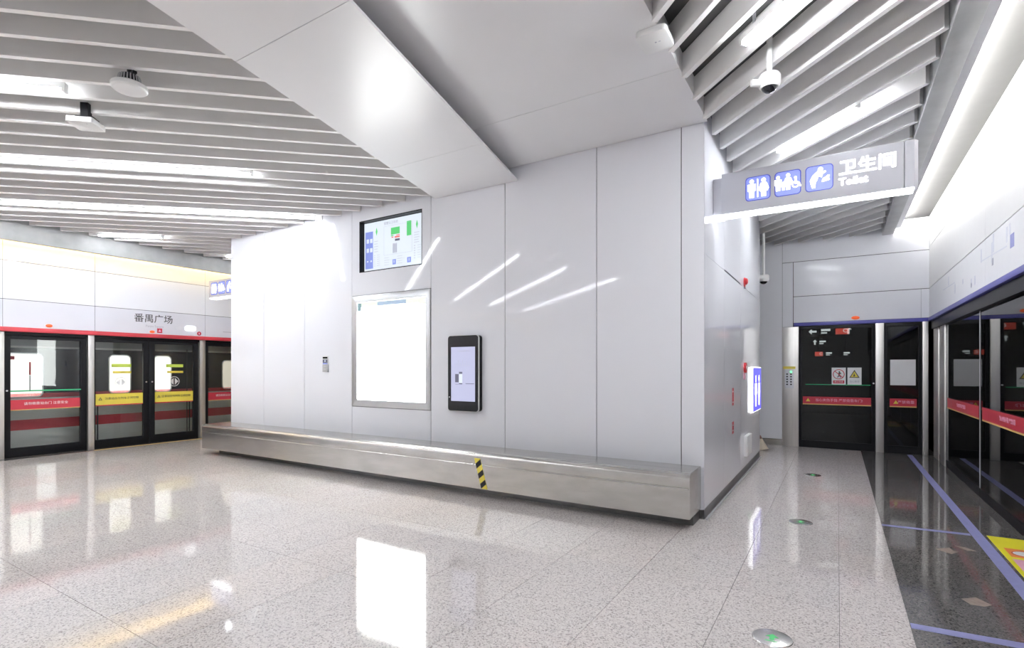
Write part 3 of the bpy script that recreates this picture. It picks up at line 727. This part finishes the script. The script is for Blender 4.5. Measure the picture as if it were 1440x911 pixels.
left_door(.92, 1.84, -1, 'leaf of the next double doors beside the plain white wall panels'); left_door(1.842, 2.76, 1, 'leaf of the next double doors beside the plain white wall panels')
left_door(7.19, 8.19, -1, 'leaf of the double doors in the hidden passage'); left_door(8.192, 9.2, 1, 'leaf of the double doors in the hidden passage')
# signage on the left header (flat prints and small lamps belong to the header)
f = FXp(XL)
st = thing('station_sign', (XL, 5.02, 2.3), 'station name lettering in black on the lavender header of the red line', 'sign')
MB().text(f, '番禺广场', (4.663+5.352)/2, 2.405, .172, .001, bold=.001).build('lettering', 'dark_text', st)
MB().text(f, 'Panyu Square', (4.80+5.20)/2+.02, 2.268, .058, .001).build('lettering', 'grey_text', st)
def oval(y, z, a, b, mat, label, cat, group=None):
    t = MB().lathe(Fr((XL, y, z), (0, a, 0), (0, 0, 1)), 0, 0, [(b, 0), (b, .01), (b*.8, .02), (b*.3, .024)], 20).build('door_lamp', mat, loc=(XL, y, z), smooth=50)
    for v in t.data.vertices: v.co.y *= a/b
    tag(t, label, cat, group); return t
y_, z_ = onX(69, 458, XL); oval(y_, z_, .045, .028, 'orange_lamp', 'orange oval lamp above the fixed panel with the red strip', 'lamp', 'door lamps')
y_, z_ = onX(214, 466.5, XL); oval(y_, z_, .045, .026, 'orange_lamp', 'orange oval lamp under the station name', 'lamp', 'door lamps')
y_, z_ = onX(224.5, 465, XL)
t = thing('door_number', (XL, y_, z_), 'small red square plate beside the orange lamp under the station name', 'plate')
MB().rect(f, y_-.045, z_-.045, y_+.045, z_+.045, 0, .004).build('plate', 'red_print', t); MB().prism(f, [(y_-.025, z_-.02), (y_+.025, z_-.02), (y_, z_+.03)], .004, .005).build('mark', 'sticker_pink', t)
y_, z_ = onX(251, 461, XL); tag(MB().prism(f, rrect(y_-.07, z_-.035, y_+.07, z_+.035, .034), 0, .004).build('grey_lozenge', 'faint_text', loc=(XL, y_, z_)), 'faint grey lozenge plate on the lavender header', 'plate')
y_, z_ = onX(267.5, 462, XL)
t = thing('exit_lozenge', (XL, y_, z_), 'glowing white lozenge lamp on the lavender header', 'lamp'); MB().prism(f, rrect(y_-.105, z_-.05, y_+.105, z_+.05, .048), 0, .02).build('body', 'sign_white', t)
MB().rect(f, y_-.06, z_-.012, y_+.06, z_+.012, .02, .021).build('print', 'faint_text', t)
y_, z_ = onX(280, 469, XL)
t = thing('line_badge', (XL, y_, z_), 'small round red badge beside the steel post top', 'badge'); MB().prism(f, circle(y_, z_, .042, 20), 0, .004).build('disc', 'red_print', t); MB().rect(f, y_-.012, z_-.02, y_+.012, z_+.02, .004, .005).build('mark', 'sticker_pink', t)
y_, z_ = onX(320, 467, XL); tag(MB().rect(f, y_-.10, z_-.006, y_+.12, z_+.006, 0, .002).build('header_line', 'grey_text', loc=(XL, y_, z_)), 'short dark printed line on the header next to the white block', 'print')

# ------------------------------------------------------------------ metro train behind the left screen
XT = -11.80
f = FXp(XT)
t = thing('metro_train', (XT-.5, 5, 0), 'white metro train with a red stripe standing behind the screen doors', 'train')
MB().rect(f, -4, -.6, 13, 1.02, -.5, 0).build('body', 'train_white', t)
MB().rect(f, -4, .40, 13, .575, 0, .003).build('red_stripe', 'train_red', t)
MB().rect(f, -4, .945, 13, 1.02, 0, .003).build('red_line', 'train_red', t)
band = MB().rect(f, -4, 1.02, 13, 1.80, -.5, .0).build('window_band', 'train_black', t)
MB().rect(f, -4, 1.80, 13, 1.835, -.5, .004).build('cant_rail', 'train_white', t)
MB().rect(f, -4, 1.835, 13, 2.9, -.5, -.02).build('roof_side', 'train_grey', t)
def win(y0, y1, z0, z1, m='train_interior'):
    q = MB().ring(f, rrect(y0-.02, z0-.02, y1+.02, z1+.02, .09), rrect(y0, z0, y1, z1, .075), 0, .006).build('window', 'alu', band)
    MB().prism(f, rrect(y0, z0, y1, z1, .075), 0, .003).build('pane', m, band)
a = [onX(p, 530, XT)[0] for p in (-30, 59, 154, 183, 217, 240, 313, 345)]
win(a[0], a[1], 1.03-.06, 1.70); win(a[2], a[3], .98, 1.70); win(a[4], a[5], .98, 1.70); win(a[6], a[7], 1.0, 1.62, 'train_interior_dim'); win(.6, 1.4, 1.0, 1.65)
y_ = onX(42, 530, XT)[0]
MB().rect(f, y_-.012, 1.34, y_+.012, 1.56, .003, .005).rect(f, onX(18, 530, XT)[0]-.03, 1.60, onX(18, 530, XT)[0]+.02, 1.66, .003, .005).build('window_print', 'red_print', band)
MB().rect(f, y_-.008, 1.06, y_+.008, 1.33, .003, .005).build('window_print', 'grey_text', band)
for yy in (a[2]-.28, (a[3]+a[4])/2, a[5]+.32): MB().rect(f, yy-.008, -.2, yy+.008, 1.85, .003, .007).build('door_joint', 'black_matte', t)


# ------------------------------------------------------------------ end screen of the corridor
f = FY(YE)
t = thing('control_pillar', (-.75, YE, 0), 'brushed steel pilaster with a button panel and yellow label', 'pillar')
MB().rect(f, -.884, 0, -.612, 2.222, -.10, .012).build('cladding', 'steel_post', t, .003)
cp = MB().rect(f, -.835, 1.08, -.69, 1.425, .012, .016).build('button_panel', 'alu', t)
for c_ in (-.80, -.735):
    for k in range(5): MB().rect(f, c_-.014, 1.14+.048*k, c_+.014, 1.165+.048*k, .016, .022).build('button', 'black_matte', cp)
MB().prism(f, circle(-.735, 1.385, .016, 12), .016, .022).build('green_light', 'led_green', cp)
MB().rect(f, -.868, 1.44, -.662, 1.488, .012, .0135).build('yellow_label', 'yellow_print', t)
def end_panel(a0, a1, label):
    t = thing('platform_screen', ((a0+a1)/2, YE, 0), label, 'glass panel', 'fixed panels of the end screen')
    MB().hole(f, a0+.002, 0, a1-.002, 2.234, a0+.05, .13, a1-.05, 2.17, -.06, -.005).build('frame', 'black_frame', t, .003, 1)
    MB().rect(f, a0+.048, .128, a1-.048, 2.172, -.035, -.025).build('glass', 'glass_dark', t); return t
def strip(t, a0, a1, txt, ex):
    s_ = MB().rect(f, a0, .805, a1, .935, -.0248, -.022).build('warning_strip', 'red_print', t)
    MB().rect(f, a0, .788, a1, .805, -.0248, -.022).build('gold_edge', 'gold_line', s_)
    MB().text(f, txt, (a0+a1)/2+.04, .872, .058, -.0205).build('lettering', 'sticker_pink', s_)
    MB().prism(f, [(a0+.05, .845), (a0+.12, .845), (a0+.085, .905)], -.022, -.0205).build('warning_triangle', 'yellow_print', s_)
    return s_
e1 = end_panel(-.612, .561, 'dark glass end panel with two notices and a red strip')
strip(e1, -.545, .50, '当心夹伤手指 严禁倚靠车门!', 0)
MB().rect(f, -.50, 1.150, .49, 1.163, -.024, -.008).build('push_bar', 'green_bar', e1, .002)
MB().prism(f, circle(.535, 1.19, .014, 12), -.005, .008).build('lock', 'alu', e1)
h = -.0248
n1 = MB().rect(f, -.088, 1.160, .128, 1.465, h, -.022).build('notice', 'white_text', e1)
MB().ring(f, circle(.02, 1.345, .090, 26), circle(.02, 1.345, .078, 26), -.022, -.0212).prism(f, [(-.045, 1.398), (-.036, 1.407), (.085, 1.292), (.076, 1.283)], -.022, -.0208).build('prohibition_ring', 'red_print', n1)
m = MB().prism(f, circle(.03, 1.39, .012, 10), -.022, -.0212).prism(f, [(.015, 1.375), (.045, 1.38), (.06, 1.35), (.05, 1.345), (.04, 1.36), (.038, 1.33), (.055, 1.285), (.042, 1.285), (.028, 1.32), (.01, 1.285), (-.002, 1.29), (.016, 1.33)], -.022, -.0212)
m.build('figure', 'dark_text', n1)
MB().rect(f, -.065, 1.18, .105, 1.235, -.022, -.0212).build('red_caption', 'red_print', n1)
MB().text(f, '禁止倚靠', .02, 1.208, .034, -.0208).build('lettering', 'white_text', n1)
n2 = MB().rect(f, .152, 1.160, .362, 1.465, h, -.022).build('notice', 'white_text', e1)
q = MB().prism(f, [(.18, 1.285), (.334, 1.285), (.257, 1.425)], -.022, -.0215).build('triangle', 'dark_text', n2)
MB().prism(f, [(.20, 1.297), (.314, 1.297), (.257, 1.40)], -.0215, -.0208).build('triangle_field', 'yellow_print', q)
MB().prism(f, [(.235, 1.31), (.262, 1.31), (.268, 1.335), (.258, 1.335), (.256, 1.36), (.248, 1.36), (.246, 1.328)], -.0208, -.020).build('hand_mark', 'dark_text', q)
MB().text(f, '当心夹手', .257, 1.215, .038, -.0208).build('lettering', 'grey_text', n2)
e2 = end_panel(.684, 1.206, 'narrow dark glass end panel with a blank white sheet')
strip(e2, .765, 1.135, '严禁倚靠', 0)
MB().rect(f, .772, 1.163, 1.122, 1.600, h, -.022).build('blank_sheet', 'white_text', e2)
def posts2(a0, a1, label):
    tag(MB().rect(f, a0, 0, a1, 2.234, -.06, .03).build('screen_post', 'steel_post', bevel=.003, loc=((a0+a1)/2, YE, 0)), label, 'post', 'steel posts of the end screen')
posts2(.563, .682, 'steel post between the two dark end panels')
posts2(1.208, 1.285, 'steel corner post where the end glass meets the right glass')
y_, z_ = onY(1203, 446.5, YE)
t = MB().lathe(Fr((y_, YE, 2.345), (1, 0, 0), (0, 0, 1)), 0, 0, [(.03, 0), (.03, .01), (.024, .02), (.008, .024)], 20).build('door_lamp', 'orange_lamp', loc=(y_, YE, 2.345), smooth=50)
for v in t.data.vertices: v.co.x *= 2.1
tag(t, 'orange oval lamp on the white header over the dark end glass', 'lamp', 'door lamps')

# ------------------------------------------------------------------ blue line platform screen (right)
f = FXm(XRG)
def posts3(y0, y1, label, h=.06):
    tag(MB().rect(f, -y1, 0, -y0, 2.234, -.03, h).build('screen_post', 'steel_post', bevel=.003, loc=(XRG, (y0+y1)/2, 0)), label, 'post', 'steel posts of the right screen')
posts3(10.55, 11.0, 'wide steel post at the corner of the right glass screen', .03)
posts3(9.98, 10.36, 'second steel post of the right glass screen next to the corner', .03)
posts3(2.30, 2.42, 'steel post of the right glass screen beyond the floor sticker')
def right_panel(y0, y1, label, strip_=True):
    t = thing('platform_screen', (XRG, (y0+y1)/2, 0), label, 'glass panel', 'glass panels of the right screen')
    MB().rect(f, -y1+.002, 0, -y0-.002, .10, -.03, .012).build('bottom_rail', 'black_frame', t, .002, 1)
    MB().rect(f, -y1+.006, .10, -y0-.006, 2.10, -.006, .006).build('glass', 'glass_dark', t)
    MB().rect(f, -y0-.022, .10, -y0-.004, 2.10, -.010, .012).build('edge_bar', 'alu', t, .002, 1)
    MB().rect(f, -y1+.004, .10, -y1+.03, 2.10, -.010, .008).build('edge_bar', 'black_frame', t, .002, 1)
    if strip_:
        s_ = MB().rect(f, -y1+.09, .885, -y0-.08, 1.02, .006, .008).build('warning_strip', 'red_print', t)
        MB().rect(f, -y1+.09, .868, -y0-.08, .885, .006, .008).build('gold_edge', 'gold_line', s_)
        MB().text(f, '当心夹伤手指 严禁倚靠', -(y0+y1)/2, .955, .055, .009).build('lettering', 'sticker_pink', s_)
right_panel(10.36, 10.55, 'slim dark glass strip between the two steel corner posts', False)
right_panel(7.80, 9.98, 'dark glass panel with a red strip next to the steel corner posts')
right_panel(5.60, 7.80, 'dark glass panel with a red strip beside the yellow floor sticker')
right_panel(2.42, 5.60, 'long dark glass panel past the yellow floor sticker, away from the corner posts')
right_panel(-1.6, 2.30, 'first dark glass panel past the lone steel post of the blue line screen')
right_panel(-5.8, -1.6, 'second dark glass panel past the lone steel post of the blue line screen'); right_panel(YBACK, -5.8, 'third dark glass panel past the lone steel post of the blue line screen')
# route diagram on the right header
f = FXm(XR)
def hy(x, y): q = onX(x, y, XR); return -q[0], q[1]
t = thing('route_diagram', (XR, 8, 2.5), 'faint grey route diagram printed on the white header over the blue line', 'sign')
m = MB()
p0 = hy(1326, 408); p1 = hy(1343, 397); p2 = hy(1379, 368); p3 = hy(1416, 346)
for q0, q1 in ((p0, p1), (p2, p3)): m.prism(f, [(q0[0], q0[1]-.006), (q1[0], q1[1]-.006), (q1[0], q1[1]+.006), (q0[0], q0[1]+.006)], 0, .0015)
for x, y, hh in ((1334, 395, .12), (1343, 406, .12), (1354, 396, .06), (1366, 398, .10), (1371, 394, .10), (1380, 360, .14), (1395, 355, .20), (1397, 342, .18), (1416, 330, .14), (1420, 322, .10)):
    a_, b_ = hy(x, y); m.rect(f, a_-.025, b_-hh/2, a_+.025, b_+hh/2, 0, .0015)
m.build('route_line_print', 'faint_text', t)['kind'] = 'stuff'
a_, b_ = hy(1396, 368); m = MB().rect(f, a_-.03, b_-.035, a_+.03, b_+.035, 0, .0015)
a_, b_ = hy(1366, 401); m.prism(f, circle(a_, b_, .03, 12), 0, .002); m.build('route_mark_print', 'grey_text', t)['kind'] = 'stuff'
a_, b_ = hy(1423.5, 338); MB().rect(f, a_-.06, b_-.06, a_+.06, b_+.06, 0, .002).build('route_square', 'tape_blue', t)
# tunnel and hall behind the glass
struct(MB().box(4.3, YBACK, -1.2, 4.5, 20, ZC).build('wall_tunnel', 'tunnel'), 'tunnel wall coloured dark as if unlit, behind the right glass screen')
struct(MB().box(XRG+.06, YBACK, -1.3, 4.4, 20, -1.2).build('floor_tunnel', 'tunnel'), 'track bed coloured dark as if unlit, behind the right glass screen')
struct(MB().box(-4, 19.9, -.2, 4.4, 20, ZC).build('wall_hall', 'hall_shade'), 'far wall of the hall, coloured dark as if unlit, behind the end glass')
struct(MB().box(-4.1, YE+.13, -.2, -4.0, 20, ZC).build('wall_hall_side', 'hall_shade'), 'side wall of the hall, coloured dark as if unlit, behind the end glass')
struct(MB().box(XRG+.02, YE+.13, 2.3, XRG+.06, 20, ZC).build('trim_hall', 'hall_shade'), 'header of the hall, coloured dark as if unlit, behind the end glass')
def far_sign(x0, x1, Y, z0, z1, label, red, arrows):
    t = thing('hanging_sign', ((x0+x1)/2, Y, z0), label, 'sign', 'signs behind the end glass')
    f = FY(Y)
    MB().rect(f, x0, z0, x1, z1, -.08, 0).build('board', 'far_board', t)
    for xx in (x0+.2, x1-.2): MB().tube((xx, Y+.04, z1), (xx, Y+.04, ZC), .012, n=8).build('hanger', 'black_frame', t)
    zc = (z0+z1)/2; s = (z1-z0)
    m = MB()
    for xa_, kind in arrows:
        if kind == 'L': m.prism(f, [(xa_-.4*s, zc), (xa_-.1*s, zc+.3*s), (xa_-.1*s, zc+.1*s), (xa_+.35*s, zc+.1*s), (xa_+.35*s, zc-.1*s), (xa_-.1*s, zc-.1*s), (xa_-.1*s, zc-.3*s)], .001, .003)
        if kind == 'U': m.prism(f, [(xa_, zc+.4*s), (xa_-.3*s, zc+.1*s), (xa_-.1*s, zc+.1*s), (xa_-.1*s, zc-.35*s), (xa_+.1*s, zc-.35*s), (xa_+.1*s, zc+.1*s), (xa_+.3*s, zc+.1*s)], .001, .003)
        if kind == 'T': m.rect(f, xa_-.35*s, zc+.02*s, xa_+.5*s, zc+.26*s, .001, .003); m.rect(f, xa_-.35*s, zc-.24*s, xa_+.2*s, zc-.10*s, .001, .003)
    m.build('arrow_print', 'far_white', t)
    if red is not None:
        r_ = MB().rect(f, red, zc-.36*s, red+1.15*s, zc+.36*s, .001, .003).build('red_box', 'far_red', t)
        MB().text(f, 'C', red+.85*s, zc, .6*s, .004).build('lettering', 'far_white', r_)
Y1 = 13.0
b = lambda x, y, Y: onY(x, y, Y)
far_sign(b(1134, 0, Y1)[0], b(1200, 0, Y1)[0], Y1, b(0, 476, Y1)[1] if False else 2.14, 2.34, 'dark hanging sign with white arrows and a red exit box behind the end glass', b(1175, 0, Y1)[0],
         [(b(1143, 0, Y1)[0], 'L'), (b(1160, 0, Y1)[0], 'T'), (b(1193, 0, Y1)[0], 'U')])
far_sign(b(1138, 0, 16)[0], b(1170, 0, 16)[0], 16.0, 2.05, 2.22, 'smaller dark hanging sign with a white up arrow behind the end glass', None, [(b(1146, 0, 16)[0], 'U'), (b(1156, 0, 16)[0], 'T')])
far_sign(b(1140, 0, 18.5)[0], b(1200, 0, 18.5)[0], 18.5, 1.80, 1.98, 'lowest far hanging sign with white marks behind the end glass', b(1146, 0, 18.5)[0], [(b(1165, 0, 18.5)[0], 'T'), (b(1190, 0, 18.5)[0], 'T')])

# ------------------------------------------------------------------ floor markers, tape, stickers, broom
for (x, y), lb in zip([onZ(1086, 897, 0), onZ(1126, 734, 0), onZ(1143, 668, 0)],
                      ('round steel floor marker with a green arrow on the open floor before the bench', 'round steel floor marker with a green arrow level with the wall corner', 'round steel floor marker farthest along the corridor toward the end glass')):
    t = thing('floor_marker', (x, y, 0), lb, 'floor marker', 'evacuation markers in the corridor floor')
    fr = Fr((x, y, 0), (1, 0, 0), (0, 1, 0))
    MB().lathe(fr, 0, 0, [(.10, 0), (.098, .003), (.09, .005), (.02, .0055)], 32).build('disc', 'steel', t, smooth=30)
    MB().prism(fr, [(-.012, -.035), (.012, -.035), (.012, .0), (.032, .0), (0, .035), (-.032, .0), (-.012, .0)], .0055, .0065).rect(fr, -.03, -.052, .03, -.045, .0055, .0065).build('arrow', 'arrow_green', t)
def flat(name, pts, mat, label, cat, group=None, h=.0015):
    c = Vector((sum(p[0] for p in pts)/len(pts), sum(p[1] for p in pts)/len(pts), 0))
    o = MB().prism(WORLD, pts, 0, h).build(name, mat, loc=c); tag(o, label, cat, group); return o
flat('floor_tape', [(.985, -3), (1.09, -3), (1.065, 11.0), (.995, 11.0)], 'tape_blue', 'long lavender blue floor tape running along the right glass screen', 'floor tape', 'blue floor tapes')
flat('floor_tape', [(.352, 5.915), (.985, 5.965), (.985, 6.03), (.352, 5.97)], 'tape_blue', 'short lavender blue tape across the dark paving beside the yellow sticker', 'floor tape', 'blue floor tapes')
flat('floor_tape', [(.352, 3.665), (.985, 3.71), (.985, 3.79), (.352, 3.735)], 'tape_blue', 'short blue tape across the dark paving, farther from the end glass than the sticker', 'floor tape', 'blue floor tapes')
t = thing('floor_sticker', (1.22, 5.4, 0), 'yellow floor sticker with orange and pink fields beside the right glass', 'floor sticker')
MB().box(1.098, 4.5, 0, XRG-.02, 6.04, .0015).build('yellow_sheet', 'sticker_yellow', t)
def sk(x0, y0, x1, y1, mat, nm):
    return MB().box(x0, y0, .0015, x1, y1, .0022).build(nm, mat, t)
o_ = sk(1.14, 5.46, 1.34, 5.70, 'sticker_orange', 'orange_field')
MB().prism(WORLD, circle(1.245, 5.57, .085, 20, .075), .0022, .003).build('red_outline', 'red_print', o_); MB().prism(WORLD, circle(1.245, 5.57, .075, 20, .065), .003, .0036).build('white_oval', 'white_text', o_)
o_ = sk(1.13, 5.08, 1.34, 5.40, 'sticker_pink', 'pink_field')
MB().prism(WORLD, circle(1.25, 5.26, .08, 20, .07), .0022, .003).build('dark_outline', 'dark_text', o_); MB().prism(WORLD, circle(1.25, 5.26, .068, 20, .058), .003, .0036).build('white_oval', 'white_text', o_)
sk(1.13, 4.6, 1.34, 5.0, 'sticker_orange', 'orange_field')
for pts, lb in (([(1316, 772), (1335, 770), (1340, 774), (1348, 776), (1338, 779)], 'worn tan arrow mark on the dark paving with a pale sliver beside it'), ([(1342, 767), (1358, 770), (1373, 775), (1360, 774)], 'thin pale worn sliver on the dark paving beside the blue tape'),
                ([(1352, 842), (1372, 840), (1395, 851), (1385, 853), (1365, 850)], 'larger worn tan arrow mark on the dark paving between the short blue tapes')):
    flat('worn_mark', [onZ(x, y, 0) for x, y in pts][::-1], 'worn_tan', lb, 'floor mark', 'worn arrow marks on the dark paving')
x, y = onZ(1073, 632, 0)
t = thing('hand_broom', (x, y, 0), 'small straw broom standing by the steel base behind the white corner', 'broom')
MB().tube((x-.06, y, .22), (x-.08, y+.05, .50), .012, n=10).build('handle', 'wood_brown', t)
hd = MB()
hd.tube((x-.06, y, .24), (x, y-.02, .0), .02, .095, 16); hd.build('bristles', 'straw', t, smooth=40)
MB().tube((x-.062, y, .25), (x-.05, y-.004, .19), .024, .04, 14).build('binding', 'wood_brown', t, smooth=40)
